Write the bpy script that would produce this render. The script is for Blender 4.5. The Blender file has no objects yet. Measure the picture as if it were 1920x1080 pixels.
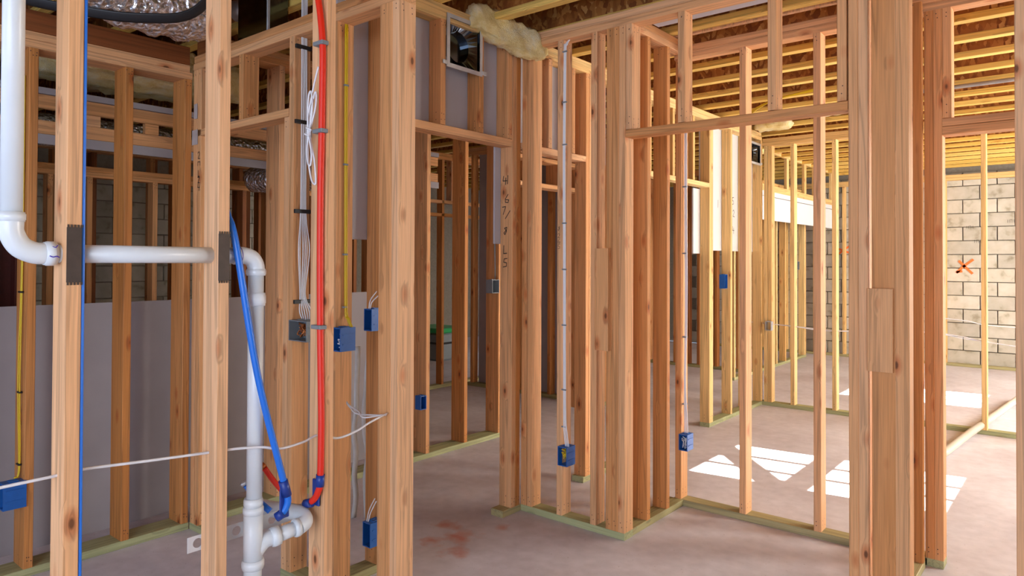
import bpy, bmesh, math, random
from mathutils import Vector, Matrix
random.seed(7)
S = bpy.context.scene
COL = S.collection
PI = math.pi

# ---------------------------------------------------------------- camera, world, sun, area lights, exposure
YAW, PIT, ROL = math.radians(39.54), math.radians(.70), math.radians(.23)
fw = Vector((-math.sin(YAW)*math.cos(PIT), math.cos(YAW)*math.cos(PIT), math.sin(PIT)))
rt = Vector((math.cos(YAW), math.sin(YAW), 0)); up = rt.cross(fw)
rt, up = math.cos(ROL)*rt+math.sin(ROL)*up, -math.sin(ROL)*rt+math.cos(ROL)*up
cam = bpy.data.cameras.new('camera'); camo = bpy.data.objects.new('camera', cam); COL.objects.link(camo)
M = Matrix((rt, up, -fw)).transposed().to_4x4(); M.translation = Vector((0, 0, 1.456)); camo.matrix_world = M
cam.sensor_width = 36; cam.lens = 36*1313/1920; cam.shift_y = -(540-471.5)/1920; cam.clip_start = .02
S.camera = camo
W = bpy.data.worlds.new('sky'); S.world = W; W.use_nodes = True
bg = W.node_tree.nodes['Background']; bg.inputs[0].default_value = (.62, .76, 1, 1); bg.inputs[1].default_value = 1.4
sun = bpy.data.lights.new('sun', 'SUN'); sun.energy = 75; sun.angle = .004; sun.color = (1, .95, .86)
so = bpy.data.objects.new('sun', sun); COL.objects.link(so)
so.rotation_euler = Vector((-1, -.115, -.5)).to_track_quat('-Z', 'Y').to_euler()
def area(name, loc, direction, sx, sy, power, col):
    l = bpy.data.lights.new(name, 'AREA'); l.shape = 'RECTANGLE'; l.size = sx; l.size_y = sy; l.energy = power; l.color = col
    o = bpy.data.objects.new(name, l); COL.objects.link(o); o.location = loc
    o.rotation_euler = Vector(direction).to_track_quat('-Z', 'Z').to_euler(); return o
# daylight of the open front of the shell, and of the right wall windows; plus added fill lamps
area('front_daylight', (.9, -3.0, 1.6), (-.5, 1, -.02), 3.6, 2.2, 125, (.78, .86, 1))
area('window_daylight_near', (2.25, 5.5, 1.9), (-1, 0, -.15), 1.6, 1.0, 95, (1, .94, .84))
area('window_daylight_mid', (2.25, 7.7, 1.7), (-1, 0, 0), 1.5, 1.5, 130, (1, .94, .84))  # fill lamp added to brighten the back room; right wall is solid here
area('window_daylight_far', (2.25, 9.7, 1.7), (-1, 0, 0), 2.2, 1.5, 150, (1, .94, .84))
area('window_daylight_left', (-7.7, 9.2, 1.6), (1, -.3, 0), 1.6, 1.4, 6, (.85, .92, 1))  # weak lamp added for the floor glow beyond the doorway; no window there
S.view_settings.view_transform = 'Standard'; S.view_settings.look = 'None'
S.view_settings.exposure = 0.45; S.view_settings.gamma = 1; S.view_settings.use_curve_mapping = False

# ---------------------------------------------------------------- materials
def mat(name):
    m = bpy.data.materials.new(name); m.use_nodes = True
    nt = m.node_tree; return m, nt, nt.nodes['Principled BSDF']
class N:
    def __init__(s, nt): s.nt = nt
    def __call__(s, t, **k):
        n = s.nt.nodes.new(t)
        for a, v in k.items():
            if a.startswith('i_'):
                key = a[2:]; key = int(key) if key.isdigit() else key.replace('_', ' ')
                if isinstance(v, bpy.types.NodeSocket): s.nt.links.new(v, n.inputs[key])
                else: n.inputs[key].default_value = v
            else: setattr(n, a, v)
        return n
    def link(s, a, b): s.nt.links.new(a, b)
def ramp(n, fac, stops):
    r = n('ShaderNodeValToRGB'); n.link(fac, r.inputs[0]); e = r.color_ramp.elements
    while len(e) < len(stops): e.new(.5)
    for q, (p, c) in zip(e, stops):
        q.position = p; q.color = (c, c, c, 1) if isinstance(c, (int, float)) else (*c, 1)
    return r.outputs[0]
def mix(n, f, a, b, mode='MIX'):
    m = n('ShaderNodeMix', data_type='RGBA', blend_type=mode)
    for i, v in ((0, f), (6, a), (7, b)):
        if isinstance(v, bpy.types.NodeSocket): n.link(v, m.inputs[i])
        elif i == 0: m.inputs[0].default_value = v
        else: m.inputs[i].default_value = (*v[:3], 1)
    return m.outputs[2]
def flat(name, col, rough=.5, metal=0, var=0, bump=0, scale=30, spec=None):
    m, nt, b = mat(name); n = N(nt); b.inputs['Roughness'].default_value = rough; b.inputs['Metallic'].default_value = metal
    tc = n('ShaderNodeTexCoord').outputs['Object']
    nz = n('ShaderNodeTexNoise', i_Scale=scale, i_Detail=4.0); n.link(tc, nz.inputs[0])
    v = max(var, .03)
    c = mix(n, ramp(n, nz.outputs[0], [(.3, 1-v), (.7, 1+0*v)]), (0, 0, 0), col); n.link(c, b.inputs['Base Color'])
    if bump:
        bp = n('ShaderNodeBump', i_Strength=bump, i_Distance=.01); n.link(nz.outputs[0], bp.inputs['Height']); n.link(bp.outputs[0], b.inputs['Normal'])
    return m
def wood(name, tones, knots=1.0, rough=.62):
    m, nt, b = mat(name); n = N(nt)
    tc = n('ShaderNodeTexCoord').outputs['Object']; oi = n('ShaderNodeObjectInfo')
    off = n('ShaderNodeVectorMath', operation='SCALE', i_Scale=37.0); cm = n('ShaderNodeCombineXYZ')
    n.link(oi.outputs['Random'], cm.inputs[0]); n.link(oi.outputs['Random'], cm.inputs[2]); n.link(cm.outputs[0], off.inputs[0])
    p = n('ShaderNodeVectorMath', operation='ADD'); n.link(tc, p.inputs[0]); n.link(off.outputs[0], p.inputs[1]); p = p.outputs[0]
    def sc(v):
        q = n('ShaderNodeVectorMath', operation='MULTIPLY'); n.link(p, q.inputs[0]); q.inputs[1].default_value = v; return q.outputs[0]
    kn = n('ShaderNodeTexVoronoi', i_Scale=1.0, i_Randomness=1.0); n.link(sc((9, 9, 4.2)), kn.inputs['Vector']); kd = kn.outputs['Distance']
    warp = n('ShaderNodeVectorMath', operation='ADD')
    wv = n('ShaderNodeCombineXYZ'); kk = ramp(n, kd, [(.0, .5), (.3, 0.0)])
    n.link(kk, wv.inputs[0]); n.link(kk, wv.inputs[1]); n.link(sc((24, 24, .55)), warp.inputs[0]); n.link(wv.outputs[0], warp.inputs[1])
    g1 = n('ShaderNodeTexNoise', i_Scale=1.0, i_Detail=2.0, i_Distortion=.6); n.link(warp.outputs[0], g1.inputs[0])
    rings = n('ShaderNodeMath', operation='MULTIPLY', i_1=26.0); n.link(g1.outputs[0], rings.inputs[0])
    sn = n('ShaderNodeMath', operation='SINE'); n.link(rings.outputs[0], sn.inputs[0])
    grain = ramp(n, sn.outputs[0], [(0, 1.0), (.6, .93), (1, .74)])
    g2 = n('ShaderNodeTexNoise', i_Scale=1.0, i_Detail=3.0); n.link(sc((240, 240, 5)), g2.inputs[0])
    fine = ramp(n, g2.outputs[0], [(.3, .84), (.7, 1.08)])
    g3 = n('ShaderNodeTexNoise', i_Scale=1.0, i_Detail=2.0); n.link(sc((7, 7, 1.1)), g3.inputs[0])
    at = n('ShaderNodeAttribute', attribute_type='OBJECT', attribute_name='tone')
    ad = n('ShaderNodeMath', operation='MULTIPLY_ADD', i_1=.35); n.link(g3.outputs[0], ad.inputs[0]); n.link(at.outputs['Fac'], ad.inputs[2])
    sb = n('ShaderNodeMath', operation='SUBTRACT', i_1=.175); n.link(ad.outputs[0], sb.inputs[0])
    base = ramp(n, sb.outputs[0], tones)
    c = mix(n, 1.0, base, grain, 'MULTIPLY'); c = mix(n, 1.0, c, fine, 'MULTIPLY')
    red = mix(n, 1.0, c, (.72, .42, .28), 'MULTIPLY')
    c = mix(n, ramp(n, kd, [(.10, .75*knots), (.22, .0)]), c, red)
    c = mix(n, ramp(n, kd, [(.045, .85*knots), (.085, .0)]), c, (.10, .035, .012))
    n.link(c, b.inputs['Base Color']); b.inputs['Roughness'].default_value = rough
    b.inputs['Specular IOR Level'].default_value = .3
    bp = n('ShaderNodeBump', i_Strength=.15, i_Distance=.002); n.link(g2.outputs[0], bp.inputs['Height']); n.link(bp.outputs[0], b.inputs['Normal'])
    return m
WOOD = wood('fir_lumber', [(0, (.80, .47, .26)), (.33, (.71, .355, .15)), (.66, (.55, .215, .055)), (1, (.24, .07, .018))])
PALE = wood('spruce_lumber', [(0, (.80, .56, .25)), (.5, (.72, .42, .15)), (1, (.55, .28, .08))], .8)
TREAT = wood('treated_lumber', [(0, (.40, .42, .22)), (.5, (.42, .36, .18)), (1, (.30, .32, .14))], .4)
FLANGE = wood('joist_flange', [(0, (.90, .62, .17)), (1, (.78, .48, .10))], .5)
def osb():
    m, nt, b = mat('strand_board'); n = N(nt); tc = n('ShaderNodeTexCoord').outputs['Object']
    v = n('ShaderNodeTexVoronoi', i_Scale=26.0); mp = n('ShaderNodeVectorMath', operation='MULTIPLY'); n.link(tc, mp.inputs[0]); mp.inputs[1].default_value = (1, 1, 1.6)
    nz = n('ShaderNodeTexNoise', i_Scale=9.0, i_Detail=3.0); n.link(tc, nz.inputs[0])
    wv = n('ShaderNodeVectorMath', operation='ADD'); n.link(mp.outputs[0], wv.inputs[0]); sc = n('ShaderNodeVectorMath', operation='SCALE', i_Scale=.12); n.link(nz.outputs['Color'], sc.inputs[0]); n.link(sc.outputs[0], wv.inputs[1])
    n.link(wv.outputs[0], v.inputs['Vector'])
    sep = n('ShaderNodeSeparateColor'); n.link(v.outputs['Color'], sep.inputs[0])
    c = ramp(n, sep.outputs[0], [(0, (.22, .065, .012)), (.5, (.40, .15, .03)), (.85, (.55, .25, .06)), (1, (.72, .42, .14))])
    c = mix(n, 1.0, c, ramp(n, nz.outputs[0], [(.3, .75), (.7, 1.1)]), 'MULTIPLY')
    n.link(c, b.inputs['Base Color']); b.inputs['Roughness'].default_value = .6; return m
OSB = osb()
def concrete():
    m, nt, b = mat('concrete_slab'); n = N(nt); tc = n('ShaderNodeTexCoord').outputs['Object']
    a = n('ShaderNodeTexNoise', i_Scale=.9, i_Detail=6.0, i_Roughness=.6); n.link(tc, a.inputs[0])
    s = n('ShaderNodeTexNoise', i_Scale=14.0, i_Detail=5.0); n.link(tc, s.inputs[0])
    c = ramp(n, a.outputs[0], [(.32, (.50, .45, .49)), (.55, (.65, .62, .68)), (.72, (.71, .69, .76))])
    c = mix(n, 1.0, c, ramp(n, s.outputs[0], [(.3, .90), (.7, 1.06)]), 'MULTIPLY')
    sp = n('ShaderNodeTexNoise', i_Scale=70.0, i_Detail=1.0); n.link(tc, sp.inputs[0])
    c = mix(n, ramp(n, sp.outputs[0], [(.74, 0.0), (.78, .5)]), c, (.22, .15, .11))
    # orange marking chalk rubbed on the slab
    d = None
    for (x, y, r) in ((-2.47, 2.93, .07), (-2.56, 2.68, .13), (-2.44, 2.52, .10), (-2.72, 2.75, .10), (-2.62, 2.56, .10)):
        q = n('ShaderNodeVectorMath', operation='DISTANCE'); n.link(tc, q.inputs[0]); q.inputs[1].default_value = (x, y, 0)
        t = n('ShaderNodeMath', operation='DIVIDE', i_1=r); n.link(q.outputs['Value'], t.inputs[0])
        if d is None: d = t.outputs[0]
        else:
            mm = n('ShaderNodeMath', operation='MINIMUM'); n.link(d, mm.inputs[0]); n.link(t.outputs[0], mm.inputs[1]); d = mm.outputs[0]
    nn = n('ShaderNodeTexNoise', i_Scale=11.0, i_Detail=3.0); n.link(tc, nn.inputs[0])
    ad = n('ShaderNodeMath', operation='MULTIPLY_ADD', i_1=2.2); n.link(nn.outputs[0], ad.inputs[0]); n.link(d, ad.inputs[2])
    c = mix(n, ramp(n, ad.outputs[0], [(.0, .7), (.58, .7), (1.0, 0)]) if False else ramp(n, n_half(n, ad.outputs[0]), [(.55, .75), (.95, .0)]), c, (.55, .16, .08))
    n.link(c, b.inputs['Base Color']); b.inputs['Roughness'].default_value = .6
    bp = n('ShaderNodeBump', i_Strength=.12, i_Distance=.004); n.link(s.outputs[0], bp.inputs['Height']); n.link(bp.outputs[0], b.inputs['Normal'])
    return m
def n_half(n, s):
    h = n('ShaderNodeMath', operation='MULTIPLY', i_1=.5); n.link(s, h.inputs[0]); return h.outputs[0]
SLAB = concrete()
def blockmat():
    m, nt, b = mat('concrete_block'); n = N(nt); tc = n('ShaderNodeTexCoord').outputs['Object']; oi = n('ShaderNodeObjectInfo')
    ad = n('ShaderNodeVectorMath', operation='ADD'); n.link(tc, ad.inputs[0]); sc = n('ShaderNodeVectorMath', operation='SCALE', i_Scale=50.0); n.link(oi.outputs['Location'], sc.inputs[0]); n.link(sc.outputs[0], ad.inputs[1])
    a = n('ShaderNodeTexNoise', i_Scale=8.0, i_Detail=5.0); n.link(ad.outputs[0], a.inputs[0])
    f = n('ShaderNodeTexNoise', i_Scale=120.0, i_Detail=2.0); n.link(tc, f.inputs[0])
    c = ramp(n, a.outputs[0], [(.30, (.34, .30, .22)), (.43, (.50, .46, .38)), (.7, (.57, .53, .46))])
    hs = n('ShaderNodeHueSaturation'); n.link(c, hs.inputs['Color']); mm = n('ShaderNodeMapRange', i_3=.85, i_4=1.1); n.link(oi.outputs['Random'], mm.inputs[0]); n.link(mm.outputs[0], hs.inputs['Value'])
    n.link(hs.outputs[0], b.inputs['Base Color']); b.inputs['Roughness'].default_value = .9
    bp = n('ShaderNodeBump', i_Strength=.4, i_Distance=.004); n.link(f.outputs[0], bp.inputs['Height']); n.link(bp.outputs[0], b.inputs['Normal']); return m
BLOCK = blockmat()
MORTAR = flat('mortar', (.30, .26, .21), .95, var=.2, bump=.3)
GYP = flat('gypsum_paper', (.50, .48, .52), .8, var=.05, scale=4)
GYPW = flat('white_gypsum', (.64, .64, .65), .8, var=.04, scale=4)
GREY = flat('grey_board', (.36, .33, .35), .75, var=.10, scale=5)
PVC = flat('white_pvc', (.74, .79, .84), .28, var=.06, scale=9)
PVCD = flat('purple_primer', (.08, .05, .45), .5)
REDP = flat('red_pex', (.78, .022, .004), .45)
BLUEP = flat('blue_pex', (.015, .17, .72), .32)
NAVY = flat('navy_plastic', (.012, .045, .28), .4, var=.1)
BLUEB = flat('blue_box_plastic', (.01, .11, .42), .45, var=.15)
BLACK = flat('black_plastic', (.012, .012, .014), .45)
YEL = flat('yellow_cable', (.72, .50, .01), .4)
WHT = flat('white_cable', (.78, .78, .82), .4)
GRYP = flat('grey_box_plastic', (.20, .22, .24), .5, var=.1)
DARKST = flat('dark_mirror_steel', (.16, .19, .23), .12, 1, var=.3, scale=5)
STEEL = flat('galvanised_steel', (.66, .69, .74), .38, .5, var=.25, scale=12)
BROWNP = flat('brown_steel_plate', (.085, .062, .052), .5, .35, var=.2, scale=40)
COPPER = flat('copper_wire', (.62, .22, .07), .35, .9)
INK = flat('black_marker', (.015, .012, .012), .7)
ORNG = flat('orange_spray', (.85, .17, .03), .7)
GREEN = flat('green_plastic', (.02, .33, .10), .4)
RUST = flat('red_oxide_steel', (.085, .012, .008), .5, var=.2)
FILM = flat('plastic_film', (.62, .60, .58), .25, var=.1)
NAIL = flat('nail_steel', (.07, .04, .03), .5, .4)
def foil():
    m, nt, b = mat('foil_jacket'); n = N(nt); tc = n('ShaderNodeTexCoord').outputs['Object']
    v = n('ShaderNodeTexVoronoi', i_Scale=42.0, feature='SMOOTH_F1'); n.link(tc, v.inputs['Vector'])
    z = n('ShaderNodeTexNoise', i_Scale=18.0, i_Detail=5.0); n.link(tc, z.inputs[0])
    ad = n('ShaderNodeMath', operation='ADD'); n.link(v.outputs[0], ad.inputs[0]); n.link(z.outputs[0], ad.inputs[1])
    bp = n('ShaderNodeBump', i_Strength=1.0, i_Distance=.03); n.link(ad.outputs[0], bp.inputs['Height']); n.link(bp.outputs[0], b.inputs['Normal'])
    b.inputs['Base Color'].default_value = (.84, .84, .88, 1); b.inputs['Metallic'].default_value = .8; b.inputs['Roughness'].default_value = .2; return m
FOIL = foil()
def batt():
    m, nt, b = mat('fibreglass'); n = N(nt); tc = n('ShaderNodeTexCoord').outputs['Object']
    z = n('ShaderNodeTexNoise', i_Scale=9.0, i_Detail=8.0, i_Roughness=.7); n.link(tc, z.inputs[0])
    f = n('ShaderNodeTexNoise', i_Scale=90.0, i_Detail=5.0, i_Distortion=2.0); n.link(tc, f.inputs[0])
    c = ramp(n, z.outputs[0], [(.3, (.70, .48, .14)), (.5, (.88, .70, .32)), (.7, (.92, .84, .62))]); n.link(c, b.inputs['Base Color'])
    b.inputs['Roughness'].default_value = .95
    bp = n('ShaderNodeBump', i_Strength=.9, i_Distance=.01); n.link(f.outputs[0], bp.inputs['Height']); n.link(bp.outputs[0], b.inputs['Normal']); return m
BATT = batt()

# ---------------------------------------------------------------- helpers
def tag(o, label=None, cat=None, group=None, kind=None):
    if label: o['label'] = label
    if cat: o['category'] = cat
    if group: o['group'] = group
    if kind: o['kind'] = kind
    return o
def link(name, me, m, parent=None, loc=(0, 0, 0), rot=None):
    o = bpy.data.objects.new(name, me); COL.objects.link(o)
    for q in (m if isinstance(m, (list, tuple)) else [m]):
        if q.name not in [a.name for a in me.materials if a]: me.materials.append(q)
    o.location = Vector(loc) - (parent_loc(parent) if parent else Vector())
    if parent: o.parent = parent
    if rot: o.rotation_euler = rot
    return o
def parent_loc(p):
    v = Vector(p.location)
    while p.parent: p = p.parent; v += Vector(p.location)
    return v
def empty(name, loc, label=None, cat=None, group=None, kind=None):
    o = bpy.data.objects.new(name, None); COL.objects.link(o); o.location = loc; o.empty_display_size = .1
    return tag(o, label, cat, group, kind)
def meshof(bm, name='m', smooth=False):
    bmesh.ops.recalc_face_normals(bm, faces=bm.faces)
    me = bpy.data.meshes.new(name); bm.to_mesh(me); bm.free()
    if smooth:
        for p in me.polygons: p.use_smooth = True
    return me
def prism(bm, a, b, L, ch=.0025, z0=None):
    # chamfered bar a x b, length L along local z, centred
    h = L/2 if z0 is None else 0
    ring = [(-a/2+ch, -b/2), (a/2-ch, -b/2), (a/2, -b/2+ch), (a/2, b/2-ch), (a/2-ch, b/2), (-a/2+ch, b/2), (-a/2, b/2-ch), (-a/2, -b/2+ch)]
    v0 = [bm.verts.new((x, y, -L/2)) for x, y in ring]; v1 = [bm.verts.new((x, y, L/2)) for x, y in ring]
    for i in range(8):
        j = (i+1) % 8; bm.faces.new((v0[i], v0[j], v1[j], v1[i]))
    bm.faces.new(v0[::-1]); bm.faces.new(v1)
MCACHE = {}
def board(name, parent, x0, x1, y0, y1, z0, z1, m=None, tone=None, nails=True, label=None, lean=0, ch=.0025):
    m = m or WOOD
    dx, dy, dz = x1-x0, y1-y0, z1-z0
    if dz >= dx and dz >= dy: a, b, L, rot = dx, dy, dz, None
    elif dx >= dy: a, b, L, rot = dz, dy, dx, (0, PI/2, 0)
    else: a, b, L, rot = dx, dz, dy, (PI/2, 0, 0)
    key = (round(a, 3), round(b, 3), round(L, 3), m.name, bool(nails and rot is None))
    if key not in MCACHE:
        bm = bmesh.new(); prism(bm, a, b, L, ch)
        if key[4] and L > .25:                       # pairs of toenail heads at both ends
            for zs in (-L/2+.03, -L/2+.055, L/2-.035, L/2-.02):
                for (face, u) in (('x', -b*.22), ('x', b*.2), ('y', 0)):
                    c = Vector((a/2+.0004, u+random.uniform(-.006, .006), zs+random.uniform(-.008, .008))) if face == 'x' else Vector((random.uniform(-.3, .3)*a*.5, -b/2-.0004, zs+random.uniform(-.01, .01)))
                    vs = []
                    for k in range(6):
                        t = k*PI/3; r = .0028
                        vs.append(bm.verts.new(c + (Vector((0, math.cos(t)*r, math.sin(t)*r)) if face == 'x' else Vector((math.cos(t)*r, 0, math.sin(t)*r)))))
                    f = bm.faces.new(vs); f.material_index = 1
        me = meshof(bm, 'board'); me.materials.append(m); me.materials.append(NAIL); MCACHE[key] = me
    me = MCACHE[key]
    o = bpy.data.objects.new(name, me); COL.objects.link(o)
    o.location = Vector(((x0+x1)/2, (y0+y1)/2, (z0+z1)/2)) - (parent_loc(parent) if parent else Vector())
    if parent: o.parent = parent
    if rot: o.rotation_euler = rot
    elif lean: o.rotation_euler = (0, lean, 0)
    o['tone'] = float(random.uniform(.1, .75) if tone is None else tone)
    if label: o['label'] = label
    return o
def box(bm, x0, x1, y0, y1, z0, z1, ch=0):
    vs = [bm.verts.new((x, y, z)) for x in (x0, x1) for y in (y0, y1) for z in (z0, z1)]
    for f in ((0, 1, 3, 2), (4, 6, 7, 5), (0, 4, 5, 1), (2, 3, 7, 6), (0, 2, 6, 4), (1, 5, 7, 3)): bm.faces.new([vs[i] for i in f])
def boxobj(name, m, parent, *a, label=None, bevel=.002, origin=None):
    bm = bmesh.new(); c = Vector(((a[0]+a[1])/2, (a[2]+a[3])/2, (a[4]+a[5])/2))
    box(bm, a[0]-c.x, a[1]-c.x, a[2]-c.y, a[3]-c.y, a[4]-c.z, a[5]-c.z)
    if bevel: bmesh.ops.bevel(bm, geom=bm.edges[:], offset=bevel, segments=1, affect='EDGES')
    o = link(name, meshof(bm), m, parent, c)
    if label: o['label'] = label
    return o
def spline(pts, n=8):
    P = [Vector(p) for p in pts]
    if len(P) < 3: return P
    out = []
    Q = [P[0]*2-P[1]] + P + [P[-1]*2-P[-2]]
    for i in range(1, len(Q)-2):
        for k in range(n):
            t = k/n; a, b, c, d = Q[i-1:i+3]
            out.append(.5*((2*b)+(c-a)*t+(2*a-5*b+4*c-d)*t*t+(3*b-a-3*c+d)*t**3))
    return out+[P[-1]]
def sweep(bm, pts, r, seg=10, caps=True, squash=None, mi=0):
    P = [Vector(p) for p in pts]; rings = []; T0 = None; U = None
    for i, p in enumerate(P):
        t = (P[min(i+1, len(P)-1)]-P[max(i-1, 0)]).normalized()
        if U is None:
            U = t.orthogonal().normalized() if abs(t.z) < .9 else Vector((1, 0, 0)); U = (U-t*U.dot(t)).normalized()
        else: U = (U-t*U.dot(t)).normalized()
        V = t.cross(U); rr = r(i/(len(P)-1)) if callable(r) else r
        sq = squash or 1
        rings.append([bm.verts.new(p+U*math.cos(2*PI*k/seg)*rr+V*math.sin(2*PI*k/seg)*rr*sq) for k in range(seg)])
    for a, b in zip(rings, rings[1:]):
        for k in range(seg):
            f = bm.faces.new((a[k], a[(k+1) % seg], b[(k+1) % seg], b[k])); f.smooth = True; f.material_index = mi
    if caps: 
        f = bm.faces.new(rings[0][::-1]); f.material_index = mi; f = bm.faces.new(rings[-1]); f.material_index = mi
def tube(name, m, parent, pts, r, seg=10, n=8, smooth=True, label=None, squash=None, jitter=None):
    pts = spline(pts, n) if smooth else [Vector(p) for p in pts]
    o0 = pts[0].copy(); bm = bmesh.new(); sweep(bm, [p-o0 for p in pts], r, seg, squash=squash)
    bmesh.ops.recalc_face_normals(bm, faces=bm.faces); me = bpy.data.meshes.new(name); bm.to_mesh(me); bm.free()
    o = link(name, me, m, parent, o0)
    if label: o['label'] = label
    return o
T, D = .038, .0889

# ---------------------------------------------------------------- shell: slab, block walls, ceiling
bm = bmesh.new(); box(bm, -13, 6, -4, 11.65, -.15, 0)
tag(link('floor', meshof(bm), SLAB), 'bare concrete slab with orange chalk smudges', kind='structure')
bm = bmesh.new(); box(bm, -8, 2.6, 11.672, 11.85, 0, 3.07)
wb = tag(link('wall_back', meshof(bm), MORTAR), 'pale concrete block wall at the far end', kind='structure')
BL = {}
def blk(parent, x, y, z, lx, ly, lz):
    k = (round(lx, 3), round(ly, 3), round(lz, 3))
    if k not in BL:
        bm = bmesh.new(); box(bm, -lx/2, lx/2, -ly/2, ly/2, -lz/2, lz/2)
        bmesh.ops.bevel(bm, geom=bm.edges[:], offset=.004, segments=1, affect='EDGES'); BL[k] = meshof(bm, 'block')
    link('block', BL[k], BLOCK, parent, (x, y, z))
CH = .1925
for r in range(14):
    z = CH*r+CH/2+.02
    xo = -5.38+(.2 if r % 2 else 0)
    for k in range(16 if r % 2 else 16):
        x = xo+k*.4
        if x > .6: continue
        blk(wb, x, 11.655+random.uniform(-.003, .003), z, .388, .05, CH-.011)
bm = bmesh.new(); box(bm, -9.2, -9.02, -4, 11.65, 0, 3.07)
wl = tag(link('wall_left', meshof(bm), MORTAR), kind='structure')
for r in range(3, 13):
    for k in range(14):
        blk(wl, -9.0, .6+k*.4+(.2 if r % 2 else 0), CH*r+CH/2+.02, .05, .388, CH-.011)
# right wall with window openings (out of frame; lets the sun patches in)
wr = empty('wall_right', (2.5, 4, 0), kind='structure')
def wallpiece(y0, y1, z0, z1): boxobj('masonry', BLOCK, wr, 2.42, 2.6, y0, y1, z0, z1, bevel=0)
WN = [(5.08, 5.98, 1.54, 2.37), (8.75, 9.65, 1.64, 2.36)]
ys = -4.0
for (a, b, z0, z1) in WN:
    wallpiece(ys, a, 0, 3.07); wallpiece(a, b, 0, z0); wallpiece(a, b, z1, 3.07); ys = b
wallpiece(ys, 11.7, 0, 3.07)
for i, (a, b, z0, z1) in enumerate(WN):
    w = empty('window_%d' % (i+1), (2.5, (a+b)/2, z0), kind='structure')
    zc = z0+.43
    boxobj('meeting_rail', GYPW, w, 2.44, 2.48, a, b, zc-.04, zc+.04, bevel=0)
    n_ = max(2, round((b-a)/.28))
    for k in range(1, n_): 
        y = a+(b-a)*k/n_; boxobj('muntin', GYPW, w, 2.45, 2.47, y-.024, y+.024, z0, z1, bevel=0)
br = board('deck_brace', None, -.05, .05, -.02, .02, -.45, .45, WOOD, .5, False); br.location = (2.72, 5.53, 2.33); br.rotation_euler = (math.radians(-68), 0, 0); br.rotation_euler.rotate_axis('Z', PI/2)  # unseen timber, added only to throw the diagonal shadow across the sun patch
tag(br, 'diagonal timber brace outside the first right-hand window', 'brace')
# ceiling: subfloor and I-joists
bm = bmesh.new(); box(bm, -9.2, 2.6, -3.4, 11.7, 3.075, 3.1)
ce = tag(link('ceiling', meshof(bm), OSB), 'strand board subfloor over rows of wooden I-joists', kind='structure')
JX0, JX1 = -9.0, 2.4
ys = [-.75+.4064*k for k in range(31)]
for y in ys:
    j = board('joist', ce, JX0, JX1, y-.005, y+.005, 2.81, 3.037, OSB, nails=False)
    board('bottom_flange', j, JX0, JX1, y-.032, y+.032, 2.773, 2.811, FLANGE, random.random(), nails=False)
    board('top_flange', j, JX0, JX1, y-.032, y+.032, 3.036, 3.074, FLANGE, random.random(), nails=False)
    for c in list(j.children):   # j is rotated about Y: undo for children
        c.parent = j; c.matrix_parent_inverse = Matrix.Rotation(-PI/2, 4, 'Y')

wf = tag(None or boxobj('wall_front', MORTAR, None, -9.2, -4.0, -.75, -.6, 0, 2.765, bevel=0), kind='structure')  # unseen cross wall added to keep front daylight out of the left rooms
# ---------------------------------------------------------------- stud walls
def wall(axis, at, label, U, bottom=(), top=None, dep=D, studs=(), full=(), headers=(), cripples=(), m=None, tone=None, plates=2, sb=T, tm=None, tt=(.2, .6)):
    """axis 'x': runs along X with its near face at y=at; axis 'y': runs along Y with its right face at x=at"""
    span = [v for s in list(bottom)+([top] if top else []) for v in s[:2]] or [0, 1]
    mid = (min(span)+max(span))/2
    e = empty('stud_partition', (mid, at+D/2, 0) if axis == 'x' else (at-D/2, mid, 0), label, 'stud wall', kind='thing')
    def B(name, s0, s1, z0, z1, mm=m, tn=tone, nails=True, t0=0, t1=dep, lean=0):
        if axis == 'x': return board(name, e, s0, s1, at+t0, at+t1, z0, z1, mm, tn, nails, lean=lean)
        return board(name, e, at-t1, at-t0, s0, s1, z0, z1, mm, tn, nails)
    for (a, b) in bottom: B('bottom_plate', a, b, 0, T, TREAT, random.random()*.8, False)
    if top:
        for k in range(plates): B('top_plate', top[0]+.01*k, top[1]-.015*k, U+k*.0385, U+T+k*.0385, tm or m, random.uniform(*tt), False)
    for s in studs:
        s = s if isinstance(s, tuple) else (s,)
        B('stud', s[0], s[0]+T, T if len(s) < 3 or s[2] is None else s[2], U if len(s) < 4 else s[3], mm=m, tn=s[1] if len(s) > 1 else tone)
    for (a, b, z, *r) in headers: B('header', a, b, z, z+(r[0] if r else T), m, r[1] if len(r) > 1 else tone, False)
    for (s, z, *r) in cripples: B('cripple_stud', s, s+T, z, U, m, r[0] if r else tone)
    return e, B
# foreground plumbing wall
PW, pwB = wall('y', -2.05, 'foreground stud wall at left carrying the white drain pipe', 2.69, bottom=[(.1, 1.80)], top=(.1, 1.80),
    studs=[(.664, .18), (1.075, .05), (1.465, .12)])
# closet front wall with its low plate, big triple post at its right end
AW, awB = wall('x', 1.82, 'stud wall with grey multi-gang box and a low double top plate', 2.475, bottom=[(-3.75, -3.60), (-2.875, -2.08)], top=(-3.75, -2.08), tt=(.3, .5),
    studs=[(-3.745, .3), (-3.70, .3), (-2.834, .3), (-2.514, .35), (-2.872, .15, None, 2.11)],
    headers=[(-3.70, -2.835, 2.113, T, .3)], cripples=[(-3.277, 2.151, .5), (-3.62, 2.151, .5)])
for x, t_, w_ in ((-2.193, .38, .0755), (-2.1166, .10, T)): board('post_ply', AW, x, x+w_, 1.82-.002, 1.82+D, T, 2.475, WOOD, t_)
board('post_ply', AW, -2.193, -2.0786, 1.818, 1.818+D, 2.553, 2.69, WOOD, .2, False)
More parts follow.
